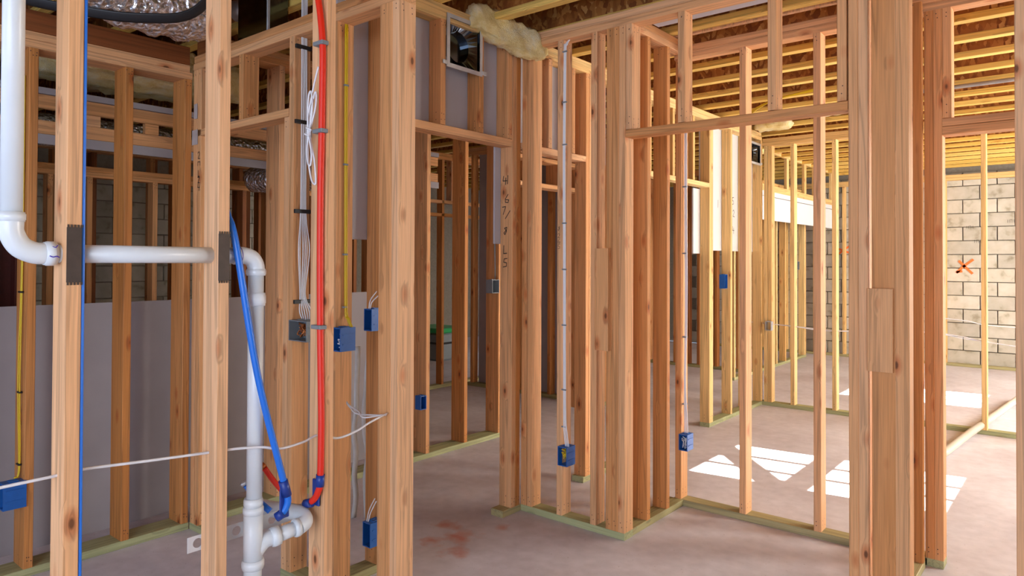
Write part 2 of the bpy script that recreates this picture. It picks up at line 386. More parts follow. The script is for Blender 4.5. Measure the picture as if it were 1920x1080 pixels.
# left room wall
LW, lwB = wall('y', -3.75, 'left stud wall in front of the leaning grey board', 2.425, dep=.14, bottom=[(.2, 1.815)], top=(.2, 1.815), tt=(.15, .35),
    studs=[(.65, .6), (1.058, .6), (1.475, .68), (1.775, .6)])
LW2, lw2B = wall('y', -3.75, 'stud wall seen through the middle doorway with a grey box', 2.62, dep=.14, bottom=[(1.93, 4.45)], top=(1.93, 5.95), m=None,
    studs=[(1.937, .4), (2.343, .2), (2.749, .5), (3.155, .5), (3.561, .35), (3.967, .62), (4.373, .45), (4.412, .5), (5.60, .4), (5.86, .4)],
    headers=[(4.45, 5.60, 2.10, T, .2), (4.45, 5.60, 2.33, T, .3)], cripples=[(4.8, 2.14), (5.2, 2.14)])
# centre wall B2 with two doorways
B2, b2B = wall('y', -2.56, 'middle stud wall with doorway, metal duct boot and handwriting on its jamb', 2.695, bottom=[(1.95, 2.2), (3.03, 3.19), (3.84, 4.3)], top=(1.95, 4.6), tt=(.1, .3), tm=PALE,
    studs=[(2.125, .55), (3.10, .25), (3.14, .6), (3.864, .45), (3.904, .3)],
    headers=[(2.17, 3.10, 2.108, T+.004, .22), (3.19, 3.864, 2.105, T, .1)],
    cripples=[(2.255, 2.152, .3), (2.522, 2.152, .4), (2.815, 2.152, .5), (3.06, 2.152, .3), (3.45, 2.145, .2), (3.70, 2.145, .4)])
# short front wall W1
W1, w1B = wall('x', 3.19, 'short stud wall in the middle with blue box and white cable', 2.69, bottom=[(-2.56, -1.87)], top=(-2.56, .35), tt=(.15, .4),
    studs=[(-2.56, .4), (-2.522+.004, .3), (-2.306, .15), (-2.083, .2), (-1.985, .5), (-1.946, .45), (-1.908, .22)])
board('blocking', W1, -2.035, -1.952, 3.155, 3.19, .98, 1.52, WOOD, .35, False)
board('bottom_plate', W1, -2.649, -2.565, 3.10, 3.16, 0, .037, TREAT, .0, False)
# doorway D on the same line
DW, dwB = wall('x', 3.19, 'long door opening with header between the corner post and double jamb studs', 2.69, bottom=[(-.788, -.55)],
    studs=[(-.788, .3), (-.75, .15)], headers=[(-1.868, -.79, 2.10, T, .55)],
    cripples=[(-1.868, 2.14, .15), (-1.573, 2.14, .25), (-1.129, 2.14, .3), (-.833, 2.14, .3)])
# short return wall W2
W2, w2B = wall('y', -1.87, 'short return stud wall behind the corner post', 2.69, bottom=[(3.28, 3.87)], top=(3.28, 3.87), tt=(.1, .3),
    studs=[(3.43, .55), (3.66, .62)])
# wall W3, long line with two openings
W3, w3B = wall('x', 3.87, 'stud wall with green sill plate in front of the sunlit floor', 2.665, bottom=[(-1.93, -.61)], top=(-1.93, 1.1), tt=(.2, .4),
    studs=[(-1.922, .4), (-1.529, .25), (-1.129, .2)])
RB, rbB = wall('y', -.61, 'right stud wall end with wide face and nailed splice block', 2.69, bottom=[(3.19, 3.83)],
    studs=[(3.19, .5), (3.78, .62)])
board('stud', RB, -.614, -.562, 3.19, 3.279, T, 2.69, WOOD, .3)
board('splice_block', RB, -.712, -.616, 3.165, 3.189, 1.005, 1.345, WOOD, .3, False)
W3R, w3rB = wall('x', 3.87, 'right doorway framing with double header and view to the block wall', 2.665, bottom=[(-.616, -.54)],
    studs=[(-.616, .55), (-.578, .4), (.40, .3), (.44, .3)], headers=[(-.54, .40, 2.06, .0385, .3), (-.54, .40, 2.10, T, .35)], cripples=[(-.54, 2.14, .3), (-.06, 2.14), (.34, 2.14)])
RS = empty('stud_partition', (-.17, 3.23, 0), 'single pale stud at the right edge of view', 'stud wall', kind='thing')
board('stud', RS, -.214, -.125, 3.19, 3.228, T, 2.69, WOOD, .1); board('bottom_plate', RS, -.214, .3, 3.19, 3.279, 0, T, TREAT, .3)
# back room walls
FB, fbB = wall('y', -2.57, 'sunlit stud wall with white wallboard on its rear side', 2.68, bottom=[(5.83, 7.19)], top=(4.6, 7.10), m=PALE, tt=(0, .3),
    studs=[(5.83, .3), (5.87, .1), (6.30, .25), (6.70, .2), (7.08, .3)], headers=[(4.7, 5.83, 2.10, T, 0)], cripples=[(4.74, 2.14, .4), (5.13, 2.14, .5), (5.50, 2.14, .5)])
board('stud', FB, -2.659, -2.57, 4.66, 4.70, T, 2.68, PALE, .3)
FA, faB = wall('x', 7.1, 'sunlit stud wall across the back room with green plate', 2.62, bottom=[(-2.57, 1.2)], top=(-2.57, 1.2), m=PALE, tt=(.2, .4),
    studs=[(-2.55, .1), (-2.509, .3), (-2.288, .2), (-1.90, .1), (-1.49, .2), (-1.10, .3), (-.7115, .3), (-.31, .3), (.1, .3)])
FD, fdB = wall('y', -3.34, 'far stud wall beneath the white soffit board', 2.45, bottom=[(8.3, 11.1)], top=(8.3, 11.1), m=PALE,
    studs=[8.3, 8.7, 9.11, 9.15, (9.79, .1), 10.15, 10.6, 11.0, 11.05])
BK, bkB = wall('x', 11.50, 'furring stud wall standing against the far block wall', 2.60, bottom=[(-5.3, 1.1)], top=(-5.3, 1.1), m=PALE,
    studs=[-5.3, -4.6, -4.2, -3.8, -3.36, -2.93, (-2.12, .3), (-1.60, .5), (-.55, .4)])
GW, gwB = wall('x', 5.97, 'stud wall backed by grey wallboard behind the middle doorway', 2.68, bottom=[(-5.6, -3.76)], top=(-5.6, -2.66),
    studs=[(-5.55, .5), (-5.15, .5), (-4.85, .5), (-4.44, .6), (-4.08, .5), (-3.80, .5)])
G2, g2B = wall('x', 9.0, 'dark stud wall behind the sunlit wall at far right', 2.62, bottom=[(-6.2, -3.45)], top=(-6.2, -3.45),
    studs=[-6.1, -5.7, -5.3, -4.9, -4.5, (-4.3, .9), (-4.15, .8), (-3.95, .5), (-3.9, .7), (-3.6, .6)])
# rooms deep on the left
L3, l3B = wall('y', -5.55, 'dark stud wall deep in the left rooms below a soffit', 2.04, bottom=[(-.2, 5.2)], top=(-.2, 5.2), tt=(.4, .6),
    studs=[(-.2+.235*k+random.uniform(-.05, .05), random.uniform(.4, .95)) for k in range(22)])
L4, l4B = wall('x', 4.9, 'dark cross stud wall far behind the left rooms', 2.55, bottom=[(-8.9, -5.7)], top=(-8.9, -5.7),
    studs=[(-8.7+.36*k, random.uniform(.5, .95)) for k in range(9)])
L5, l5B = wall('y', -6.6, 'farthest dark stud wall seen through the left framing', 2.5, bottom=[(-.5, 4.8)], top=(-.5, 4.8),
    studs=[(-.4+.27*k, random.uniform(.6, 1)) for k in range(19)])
L6, l6B = wall('y', -5.7, 'tall stud wall with small high openings beyond the middle doorway', 2.6, bottom=[(5.2, 7.0), (7.9, 9.9)], top=(5.2, 9.9),
    studs=[(5.3, .6), (5.65, .6), (6.0, .6), (6.4, .5), (6.8, .5), (6.98, .7), (7.95, .6), (8.3, .5), (8.6, .5)],
    headers=[(5.3, 8.0, 2.10, T), (5.3, 8.0, 1.95, T)], cripples=[(5.8, 2.14), (6.6, 2.14), (7.3, 2.14)])

# dark rim boards lying on the low plates
rim = empty('rim_board', (-3.77, 1.0, 2.5), 'dark stained boards laid on edge along the low left plates', 'board')
board('board', rim, -3.789, -3.751, .2, 1.80, 2.503, 2.60, WOOD, 1.05, False); board('board', rim, -3.75, -3.56, 1.84, 1.878, 2.553, 2.66, WOOD, .9, False)

# soffit ladders
def ladder(label, x, y0, y1, z0, z1, m, blocks, capm):
    e = empty('soffit_ladder', (x, (y0+y1)/2, z0), label, 'soffit')
    h = (z1-z0)
    board('cap_strip', e, x-.12, x+.013, y0, y1, z1+.001, z1+.016, capm, .2, False) if False else boxobj('cap_strip', capm, e, x-.10, x+.014, y0, y1, z1-.002, z1+.035, bevel=.001)
    board('top_rail', e, x-T, x, y0, y1, z1-.085, z1-.004, m, .35, False)
    board('bottom_rail', e, x-T, x, y0, y1, z0, z0+.08, m, .3, False)
    for b in blocks: board('block', e, x-T, x-.001, b, b+.085, z0+.081, z1-.086, m, random.uniform(.1, .5), False)
    boxobj('wallboard_strip', capm, e, x-.3, x+.012, y0, y1, z0-.016, z0-.003, bevel=.001)
    boxobj('wallboard_edge', capm, e, x+.002, x+.014, y0, y1, z0-.06, z0-.002, bevel=.001)
ladder('ladder-framed soffit running along the dark left rooms', -4.7, .0, 4.6, 2.18, 2.415, WOOD, [.35, .8, 1.24, 1.62, 1.97, 2.45, 2.9, 3.3, 3.8], GREY)
ladder('ladder-framed soffit with white board edges in the back room', -3.0, 7.9, 11.45, 2.30, 2.86, PALE, [8.2, 9.18, 9.9, 10.35, 10.8, 11.2], GYPW)
boxobj('soffit_wallboard', GYPW, None, -3.03, -3.015, 7.9, 11.45, 1.955, 2.24); tag(bpy.data.objects['soffit_wallboard'], 'white wallboard band hanging under the far soffit', 'wallboard')

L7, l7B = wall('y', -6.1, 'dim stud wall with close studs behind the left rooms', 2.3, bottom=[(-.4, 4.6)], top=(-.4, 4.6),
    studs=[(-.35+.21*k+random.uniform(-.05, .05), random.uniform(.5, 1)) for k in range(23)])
# ---------------------------------------------------------------- boards
def sheet(name, label, m, rects, axis, at, th=.0127, cat='wallboard'):
    bm = bmesh.new(); 
    for (a, b, z0, z1) in rects:
        if axis == 'y': box(bm, at-th, at, a, b, z0, z1)
        else: box(bm, a, b, at, at+th, z0, z1)
    return tag(link(name, meshof(bm), m), label, cat)
sheet('wallboard_sheet', 'purple-grey wallboard sheet on the rear of the middle wall, cut round the door', GYP,
    [(1.95, 2.20, 1.55, 2.75), (2.20, 3.055, 2.13, 2.75), (3.055, 3.19, 1.55, 2.75), (3.19, 4.25, 2.13, 2.75)], 'y', -2.651)
sheet('wallboard_sheet', 'white wallboard sheet with scribbles behind the sunlit studs', GYPW,
    [(5.84, 7.15, 1.55, 2.74), (5.70, 5.84, 1.52, 2.09)], 'y', -2.661)
sheet('wallboard_sheet', 'grey wallboard covering the back of the studs past the middle doorway', GREY, [(-5.5, -3.77, .03, 2.7)], 'x', 6.061)
sheet('grey_board', 'long grey board standing on edge behind the left studs', GREY, [(.0, 3.6, .0, 1.218)], 'y', -4.09, .014, 'board')
sheet('wallboard_strip', 'lilac wallboard strip lying across the joists above the door header', GYP, [(-1.85, .3, 2.757, 2.769)], 'x', 3.40, .115)
sheet('strap_board', 'reddish board running above the second top plate', WOOD, [(-1.9, .4, 2.775, 2.835)], 'x', 3.79, .03, 'board')
st = empty('steel_column', (-5.0, 1.24, 0), 'dark red steel column at the far left edge', 'column')
bm = bmesh.new()
for (a, b, c, d) in ((-.09, .09, -.065, -.055), (-.09, .09, .055, .065), (-.004, .004, -.055, .055)): box(bm, a, b, c, d, 0, 2.77)
link('column_shaft', meshof(bm), RUST, st, (-5.0, 1.27, 0)); boxobj('base_plate', RUST, st, -5.12, -4.88, 1.16, 1.38, 0, .012)

# ---------------------------------------------------------------- white drain pipe
dp = empty('drain_pipe', (-2.095, 1.0, 0), 'white plastic drain pipe running through the foreground studs and down', 'pipe')
XP = -2.095; R = .0245
def coll(name, p, q, r, m=PVC, label=None):
    # hub with lip rings
    p, q = Vector(p), Vector(q); bm = bmesh.new(); d = (q-p)
    prof = [(0, r*.93), (.0, r), (.16, r), (.2, r*1.06), (.8, r*1.06), (.84, r), (1, r), (1, r*.93)]
    t = d.normalized(); U = t.orthogonal().normalized(); V = t.cross(U); rings = []
    for f, rr in prof: rings.append([bm.verts.new(d*f+U*math.cos(k*PI/10)*rr+V*math.sin(k*PI/10)*rr) for k in range(20)])
    for a, b in zip(rings, rings[1:]):
        for k in range(20): bm.faces.new((a[k], a[(k+1) % 20], b[(k+1) % 20], b[k])).smooth = True
    bm.faces.new(rings[0][::-1]); bm.faces.new(rings[-1])
    return link(name, meshof(bm), m, dp, p)
tube('pipe', PVC, dp, [(XP, .556, 2.74), (XP, .556, 1.55)], R, 24, smooth=False)
coll('collar', (XP, .556, 1.572), (XP, .556, 1.548), R*1.22)
tube('elbow', PVC, dp, [(XP, .556, 1.55), (XP, .557, 1.52), (XP, .575, 1.486), (XP, .605, 1.470), (XP, .632, 1.468)], R*1.14, 24)
el = coll('collar', (XP, .628, 1.468), (XP, .655, 1.468), R*1.24)
tube('ink_mark', PVCD, el, [(XP+R*1.30, .632, 1.462), (XP+R*1.31, .640, 1.459), (XP+R*1.31, .648, 1.461), (XP+R*1.30, .654, 1.458)], .0016, 6)
tube('ink_mark', PVCD, el, [(XP+R*1.05, .640, 1.486), (XP+R*1.15, .647, 1.484), (XP+R*1.05, .652, 1.490)], .0012, 6)
tube('pipe', PVC, dp, [(XP, .65, 1.468), (XP, 1.165, 1.467)], R, 24, smooth=False)
coll('collar', (XP, 1.148, 1.467), (XP, 1.168, 1.467), R*1.13)
tube('primer_ring', PVCD, dp, [(XP, 1.1665, 1.467), (XP, 1.1685, 1.467)], R*1.15, 24, smooth=False)
tube('elbow', PVC, dp, [(XP, 1.165, 1.467), (XP, 1.185, 1.467), (XP, 1.212, 1.458), (XP, 1.227, 1.435), (XP, 1.229, 1.41)], R*1.1, 24)
coll('collar', (XP, 1.229, 1.424), (XP, 1.229, 1.402), R*1.2)
tube('pipe', PVC, dp, [(XP, 1.229, 1.41), (XP, 1.229, .66)], R, 24, smooth=False)
coll('coupling', (XP, 1.229, 1.346), (XP, 1.229, 1.304), R*1.2)
coll('collar', (XP, 1.226, .682), (XP, 1.226, .655), R*1.16)
tube('tee_fitting', PVC, dp, [(XP, 1.226, .64), (XP, 1.226, .47)], R*1.22, 24, smooth=False)
coll('collar', (XP, 1.226, .655), (XP, 1.226, .630), R*1.25)
coll('collar', (XP, 1.226, .485), (XP, 1.226, .455), R*1.36)
tube('pipe', PVC, dp, [(XP, 1.226, .46), (XP, 1.226, 0)], R*1.15, 24, smooth=False)
tube('branch', PVC, dp, [(XP, 1.228, .50), (XP+.005, 1.262, .533), (XP+.012, 1.296, .540)], R*1.05, 20)
coll('collar', (XP+.010, 1.285, .538), (XP+.016, 1.312, .541), R*1.24)
tube('pipe', PVC, dp, [(XP+.014, 1.305, .540), (XP+.024, 1.372, .549)], R*.95, 20, smooth=False)
coll('collar', (XP+.022, 1.362, .548), (XP+.026, 1.382, .550), R*1.16)
tube('return_bend', PVC, dp, [(XP+.025, 1.378, .549), (XP+.018, 1.408, .558), (XP-.016, 1.418, .572), (XP-.055, 1.396, .580), (XP-.10, 1.355, .588), (XP-.15, 1.315, .60)], R*1.1, 20)

# pex pipes with bend supports
rp = empty('red_water_pipe', (-2.05, 1.44, .6), 'red plastic water pipe running down the foreground stud', 'pipe')
tube('pipe', REDP, rp, [(-2.092, 1.445, 2.46), (-2.074, 1.445, 2.361), (-2.061, 1.445, 2.30), (-2.047, 1.445, 2.187), (-2.051, 1.447, 1.985), (-2.057, 1.447, 1.615), (-2.053, 1.447, 1.246), (-2.045, 1.447, 1.0), (-2.042, 1.447, .88), (-2.046, 1.447, .70), (-2.055, 1.445, .655), (-2.075, 1.442, .625), (-2.106, 1.44, .606)], .0112, 14)
for z in (2.205, 1.90, 1.222): boxobj('pipe_clip', GRYP, rp, -2.085, -2.030, 1.430, 1.459, z-.007, z+.007)
def support(parent, pts, m=NAVY):
    tube('bend_support', m, parent, pts, .0155, 10, squash=1.0, label='navy plastic bend support')
support(rp, [(-2.046, 1.448, .715), (-2.049, 1.447, .675)]); support(rp, [(-2.085, 1.44, .612), (-2.118, 1.438, .602)])
boxobj('support_fin', NAVY, rp, -2.10, -2.062, 1.452, 1.460, .60, .69)
bp_ = empty('blue_water_pipe', (-2.05, 1.2, .6), 'slanting blue plastic water pipe with navy bend support', 'pipe')
tube('pipe', BLUEP, bp_, [(-2.12, 1.10, 1.72), (-2.10, 1.13, 1.60), (-2.07, 1.145, 1.50), (-2.052, 1.211, 1.09), (-2.05, 1.305, .735), (-2.052, 1.325, .67), (-2.056, 1.322, .635), (-2.07, 1.305, .605)], .0112, 14)
support(bp_, [(-2.05, 1.305, .728), (-2.051, 1.322, .675)]); support(bp_, [(-2.06, 1.315, .618), (-2.075, 1.298, .603)])
boxobj('support_fin', NAVY, bp_, -2.064, -2.058, 1.30, 1.335, .60, .70)
b3 = empty('blue_water_pipe', (-2.06, .71, 0), 'thin blue plastic pipe upright behind the leftmost stud', 'pipe')
tube('pipe', BLUEP, b3, [(-2.057, .7072, 2.66), (-2.057, .7072, 1.3), (-2.056, .708, .04)], .0045, 10)
b4 = empty('pipe_stub', (-2.13, 1.26, .62), 'short capped blue pipe stub beside the slanting blue pipe', 'pipe')
tube('pipe', BLUEP, b4, [(-2.14, 1.225, .715), (-2.13, 1.265, .655), (-2.10, 1.29, .62)], .0105, 10); tube('cap', STEEL, b4, [(-2.1405, 1.2235, .7165), (-2.144, 1.218, .725)], .012, 10, smooth=False)
b5 = empty('pipe_stub', (-2.16, 1.33, .68), 'short capped red pipe stub behind the slanting blue pipe', 'pipe')
tube('pipe', REDP, b5, [(-2.17, 1.31, .745), (-2.155, 1.335, .70), (-2.135, 1.36, .66)], .0095, 10); tube('cap', COPPER, b5, [(-2.1705, 1.309, .746), (-2.177, 1.30, .757)], .012, 10, smooth=False)
# perforated strap
bm = bmesh.new(); SL = .45
n_ = 7
for i in range(n_):      # cells each with a round hole
    y0, y1 = .99+i*SL/n_, .99+(i+1)*SL/n_; yc = (y0+y1)/2; z0, z1 = .585, .633; zc = .609; r = .015; K = 16
    outer = []; inner = []
    for k in range(K):
        a = 2*PI*k/K+PI/4; c, s_ = math.cos(a), math.sin(a); q = max(abs(c), abs(s_))
        outer.append(bm.verts.new((0, yc+c/q*(y1-y0)/2, zc+s_/q*(z1-z0)/2))); inner.append(bm.verts.new((0, yc+c*r, zc+s_*r)))
    for k in range(K): bm.faces.new((outer[k], outer[(k+1) % K], inner[(k+1) % K], inner[k]))
bmesh.ops.remove_doubles(bm, verts=bm.verts, dist=.0001)
bmesh.ops.solidify(bm, geom=bm.faces[:], thickness=.0015)
tag(link('perforated_strap', meshof(bm), flat('bright_zinc', (.72, .76, .80), .4, .15), None, (-2.143, .045, -.036)), 'galvanised perforated strap nailed across the lower studs', 'strap')

# brown nail plates
for (y, z, g) in ((.683, 1.465, 'leftmost'), (1.094, 1.461, 'second')):
    e = link('nail_plate', (lambda: (lambda b: (box(b, -.001, .001, -.0175, .0175, -.072, .072), [box(b, -.001, .001, -.016+.008*k, -.012+.008*k, -.079, -.0715) for k in range(5)], [box(b, -.001, .001, -.016+.008*k, -.012+.008*k, .0715, .079) for k in range(5)], meshof(b))[-1])(bmesh.new()))(), BROWNP, None, (-2.0485, y, z))
    tag(e, 'brown steel nail plate on the %s foreground stud from the left' % g, 'nail plate')
bx = link('nail_plate', (lambda b: (box(b, -.0175, .0175, -.001, .001, -.04, .04), meshof(b))[-1])(bmesh.new()), STEEL, None, (-3.715, 1.817, 2.25)); tag(bx, 'upper grey toothed plate on the closet corner stud', 'nail plate')
bx = link('nail_plate', (lambda b: (box(b, -.03, .03, -.001, .001, -.04, .04), meshof(b))[-1])(bmesh.new()), STEEL, None, (-3.72, 1.816, 2.11)); tag(bx, 'lower grey toothed plate on the closet corner stud', 'nail plate')

# ---------------------------------------------------------------- electrical boxes
def ebox(label, cx, cy, z0, w, h, d, face, m, name='outlet_box', cat='outlet box', wires=True, mw=COPPER):
    """open box: face '-y' opens toward -Y; body depth d goes +Y.  cx, cy = left/near corner x0, y0"""
    e = empty(name, (cx+w/2, cy+d/2, z0), label, cat); t = .004
    bm = bmesh.new()
    box(bm, 0, t, 0, d, 0, h); box(bm, w-t, w, 0, d, 0, h); box(bm, t, w-t, 0, d, 0, t); box(bm, t, w-t, 0, d, h-t, h); box(bm, t, w-t, d-t, d, t, h-t)
    for (x, z) in ((w*.5, h-.006), (w*.5, .002)): box(bm, x-.006, x+.006, .001, .006, z, z+.004)
    for k in range(2): box(bm, w-.001, w+.0025, .012, d-.01, h*(.3+.4*k)-.003, h*(.3+.4*k)+.003)
    for x in (.2, .6): box(bm, w*x, w*x+.012, d*.3, d*.7, h, h+.004)
    me = meshof(bm); o = link('box_shell', me, m, e, (cx, cy, z0))
    if face == '+x':      # opens toward +X: front at x=cx, body runs to cx-d, y from cy to cy+w
        e.location = (cx-d/2, cy+w/2, z0); o.rotation_euler = (0, 0, PI/2); o.location = Vector((d/2, -w/2, 0))
    if wires and face == '-y':
        bm = bmesh.new()
        for k in range(int(4+w*60)):
            a = [(random.uniform(.2, .8)*w, random.uniform(.01, .8*d), h*random.uniform(.15, .85)) for _ in range(4)]
            sweep(bm, spline(a, 5), .0024, 5)
        link('wire_tails', meshof(bm), mw, e, (cx, cy, z0))
    return e
ebox('grey multi-gang box full of copper wire on the closet wall', -2.792, 1.80, 1.09, .138, .092, .08, '-y', GRYP)
ebox('blue box with yellow cables beside the red pipe', -2.4755, 1.805, 1.068, .057, .10, .078, '-y', BLUEB, mw=WHT)
ebox('blue box low on the centre stud under a white cable', -2.272, 3.155, .325, .062, .105, .08, '-y', BLUEB, mw=YEL)
ebox('pale blue box low on the bright stud by the sunlit floor', -1.884, 3.84, .335, .055, .095, .08, '-y', BLUEB, mw=WHT)
ebox('blue box low at the left edge with yellow cable', -3.80, .975, .325, .06, .12, .09, '-y', BLUEB, wires=False)
ebox('upper blue box behind the big triple post', -2.568, 2.047, 1.13, .055, .10, .075, '-y', BLUEB, wires=False)
ebox('lower blue box behind the big triple post', -2.568, 2.047, .15, .055, .11, .075, '-y', BLUEB, wires=False)
ebox('grey box seen through the middle doorway on a far stud', -3.742, 4.286, 1.185, .085, .11, .07, '+x', GRYP, wires=False)
ebox('small blue box at the left jamb of the middle doorway', -3.742, 3.502, .365, .057, .10, .06, '+x', BLUEB, wires=False)
ebox('blue box far behind on a sunlit stud', -2.60, 6.24, 1.2, .058, .13, .055, '+x', BLUEB, wires=False)
ebox('small grey box on the far back room studs', -3.335, 10.64, 1.33, .12, .12, .05, '+x', GRYP, wires=False)
ebox('tiny grey box low on the corner stud of the back room', -2.52, 7.05, .76, .06, .09, .06, '-y', STEEL, wires=False)

# ---------------------------------------------------------------- cables
def bundle(label, m, strands, r=.0035, name='cable_run', clips=(), clipm=BLACK, clipdim=None, group=None):
    e = empty(name, strands[0][0], label, 'cable', group)
    for s in strands: tube('cable', m, e, s, r, 7, squash=.75)
    for c in clips: boxobj('clip', clipm, e, *c, bevel=.001)
    return e
XA = -2.790
zs = [2.44, 2.2, 1.9, 1.6, 1.3, 1.205]
st_ = []
for k in range(6):
    y = 1.853+.0055*k; w = random.uniform
    st_.append([(XA+.004, y, 2.75), (XA+.004, y+w(-.002, .002), 2.42), (XA+.005, y+w(-.002, .002), 2.1), (XA+.005, y, 1.68), (XA+.006+w(0, .01), y+(k-2.5)*.006, 1.50), (XA+.005, y, 1.30), (XA+.012+.012*k/2, y+(k-2)*.003, 1.22), (XA+.03+.008*k, 1.85+.004*k, 1.182)])
bundle('bundle of white cables stapled down the closet wall post', WHT, st_, .0032, clips=[(XA-.002, XA+.010, 1.822, 1.905, z-.009, z+.009) for z in (2.43, 2.085, 1.675, 1.262)])
co = [(-2.05, 1.43, 2.12), (-2.08, 1.43, 2.045), (-2.108, 1.43, 1.95), (-2.112, 1.432, 1.88), (-2.104, 1.43, 1.80), (-2.086, 1.43, 1.735), (-2.066, 1.43, 1.715), (-2.06, 1.43, 1.73), (-2.072, 1.432, 1.80), (-2.095, 1.432, 1.87), (-2.098, 1.432, 1.94), (-2.085, 1.432, 2.00), (-2.066, 1.43, 2.035), (-2.060, 1.43, 2.01), (-2.072, 1.43, 1.96), (-2.10, 1.43, 1.90), (-2.108, 1.426, 1.84), (-2.10, 1.426, 1.79), (-2.085, 1.426, 1.785), (-2.082, 1.426, 1.83), (-2.10, 1.426, 1.90), (-2.105, 1.426, 1.97), (-2.098, 1.426, 2.03), (-2.084, 1.426, 2.035), (-2.078, 1.426, 1.98), (-2.092, 1.426, 1.91)]
cc = empty('cable_coil', (-2.09, 1.43, 1.7), 'looped spare white cable hanging beside the red pipe', 'cable'); tube('cable', WHT, cc, co, .0033, 8)
tube('wrap', WHT, cc, [(-2.112, 1.426, 1.915), (-2.098, 1.418, 1.912), (-2.085, 1.426, 1.905), (-2.112, 1.434, 1.90), (-2.112, 1.42, 1.893), (-2.085, 1.42, 1.885)], .0032, 8)
bundle('pair of yellow cables running down the stud right of the red pipe', YEL,
    [[(-2.470, 1.860+.008*k, 2.47), (-2.470, 1.861+.008*k, 2.0), (-2.470, 1.864+.008*k, 1.6), (-2.468, 1.866+.008*k, 1.25), (-2.455+.006*k, 1.868+.004*k, 1.20), (-2.435+.008*k, 1.872, 1.165)] for k in range(2)], .005,
    clips=[(-2.476, -2.464, 1.854, 1.876, z-.004, z+.004) for z in (2.206, 1.864, 1.477, 1.251)], clipm=GRYP)
bundle('yellow cable on the far left stud down to a blue box', YEL, [[(-3.80+.012*k, 1.052, 2.3), (-3.80+.012*k, 1.052, 1.46), (-3.81+.026*k, 1.046, .9), (-3.80+.014*k, 1.05, .5), (-3.79, 1.03, .45)] for k in range(2)], .004,
    clips=[(-3.815, -3.78, 1.042, 1.056, z-.004, z+.004) for z in (1.30, .84, .51)], clipm=BLACK)
bundle('white cable pair down the centre stud to the blue box', WHT, [[(-2.268+.03, 3.22, 2.70), (-2.262+.007*k, 3.20, 2.66), (-2.262+.006*k, 3.192+.0*k, 2.60), (-2.262+.006*k, 3.186, 2.0), (-2.258+.006*k, 3.186, 1.5), (-2.256+.006*k, 3.186, 1.0), (-2.254+.007*k, 3.186, .60), (-2.246+.010*k, 3.18, .50), (-2.235+.010*k, 3.18, .43)] for k in range(3)], .0032,
    clips=[(-2.268, -2.238, 3.182, 3.19, z-.004, z+.004) for z in (2.62, 2.337, 2.1, 1.662, 1.405, 1.096, .738, .533)], clipm=GRYP)
bundle('white cables down the bright stud behind the door header', WHT, [[(-1.876+.006*k, 3.90, 2.66), (-1.876+.006*k, 3.90, 1.9), (-1.872+.006*k, 3.90, 1.2), (-1.872+.004*k, 3.89, .75), (-1.865+.008*k, 3.88, .50), (-1.865+.01*k, 3.88, .43)] for k in range(3)], .0032,
    clips=[(-1.884, -1.86, 3.885, 3.91, z-.004, z+.004) for z in (1.9, 1.5, 1.0, .6)], clipm=GRYP)
bundle('armoured grey cable down the far stud in the middle doorway', GRYP, [[(-3.79, 4.362+.008*k, 2.6), (-3.79, 4.362+.008*k, 1.7), (-3.78, 4.362, 1.30)] for k in range(2)], .004)
bundle('long white cable threaded level through the foreground studs', WHT, [[(-2.095, .30, .88), (-2.095, .54, .884), (-2.095, .66, .885), (-2.095, .72, .888), (-2.095, .9, .873), (-2.095, 1.082, .859), (-2.065, 1.142, .862), (-2.055, 1.229, .852), (-2.06, 1.30, .832), (-2.08, 1.40, .830), (-2.095, 1.473, .838), (-2.095, 1.552, .812), (-2.09, 1.63, .822), (-2.095, 1.70, .842), (-2.13, 1.819, .853)]], .0052)
bundle('short white cable loop between the two nearest posts', WHT, [[(-2.40, 1.826, .86), (-2.32, 1.78, .862), (-2.24, 1.76, .855), (-2.18, 1.74, .842), (-2.13, 1.80, .85)], [(-2.40, 1.826, .855), (-2.33, 1.79, .852), (-2.25, 1.77, .84), (-2.13, 1.81, .846)]], .0034)
bundle('white cables sagging between the sunlit back room studs', WHT, [[(-2.74, 7.14, .83), (-2.5, 7.14, .82), (-2.27, 7.14, .81), (-2.05, 7.14, .80-.012*k), (-1.88, 7.14, .79), (-1.47, 7.14, .81+.012*k), (-1.08, 7.14, .83), (-.85, 7.14, .81-.015*k), (-.69, 7.14, .78), (-.3, 7.14, .74)] for k in range(2)], .005)
bundle('white cable running along the far block wall', WHT, [[(-1.6, 11.49, .66), (-1.3, 11.45, .64), (-1.1, 11.45, .60), (-.6, 11.45, .58)]], .008)
bundle('white wire ends above the upper box behind the big post', WHT, [[(-2.55, 2.06, 1.23), (-2.545, 2.065, 1.27), (-2.52, 2.08, 1.31)], [(-2.54, 2.06, 1.23), (-2.535, 2.065, 1.26), (-2.51, 2.08, 1.29)]], .003)
bundle('white wire ends above the lower box behind the big post', WHT, [[(-2.555, 2.06, .26), (-2.55, 2.07, .31), (-2.535, 2.09, .36)], [(-2.545, 2.06, .26), (-2.54, 2.07, .30), (-2.525, 2.09, .35)]], .003)

# white pipe lying through the back rooms
fp = empty('floor_pipe', (-.7, 7.1, 0), 'long white pipe lying across the floor of the back room', 'pipe')
tube('pipe', flat('cream_pipe', (.50, .45, .38), .5), fp, [(-.85, 6.0, .035), (-.78, 6.7, .05), (-.72, 7.1, .075), (-.65, 8.0, .06), (-.58, 9.0, .04)], .03, 16)

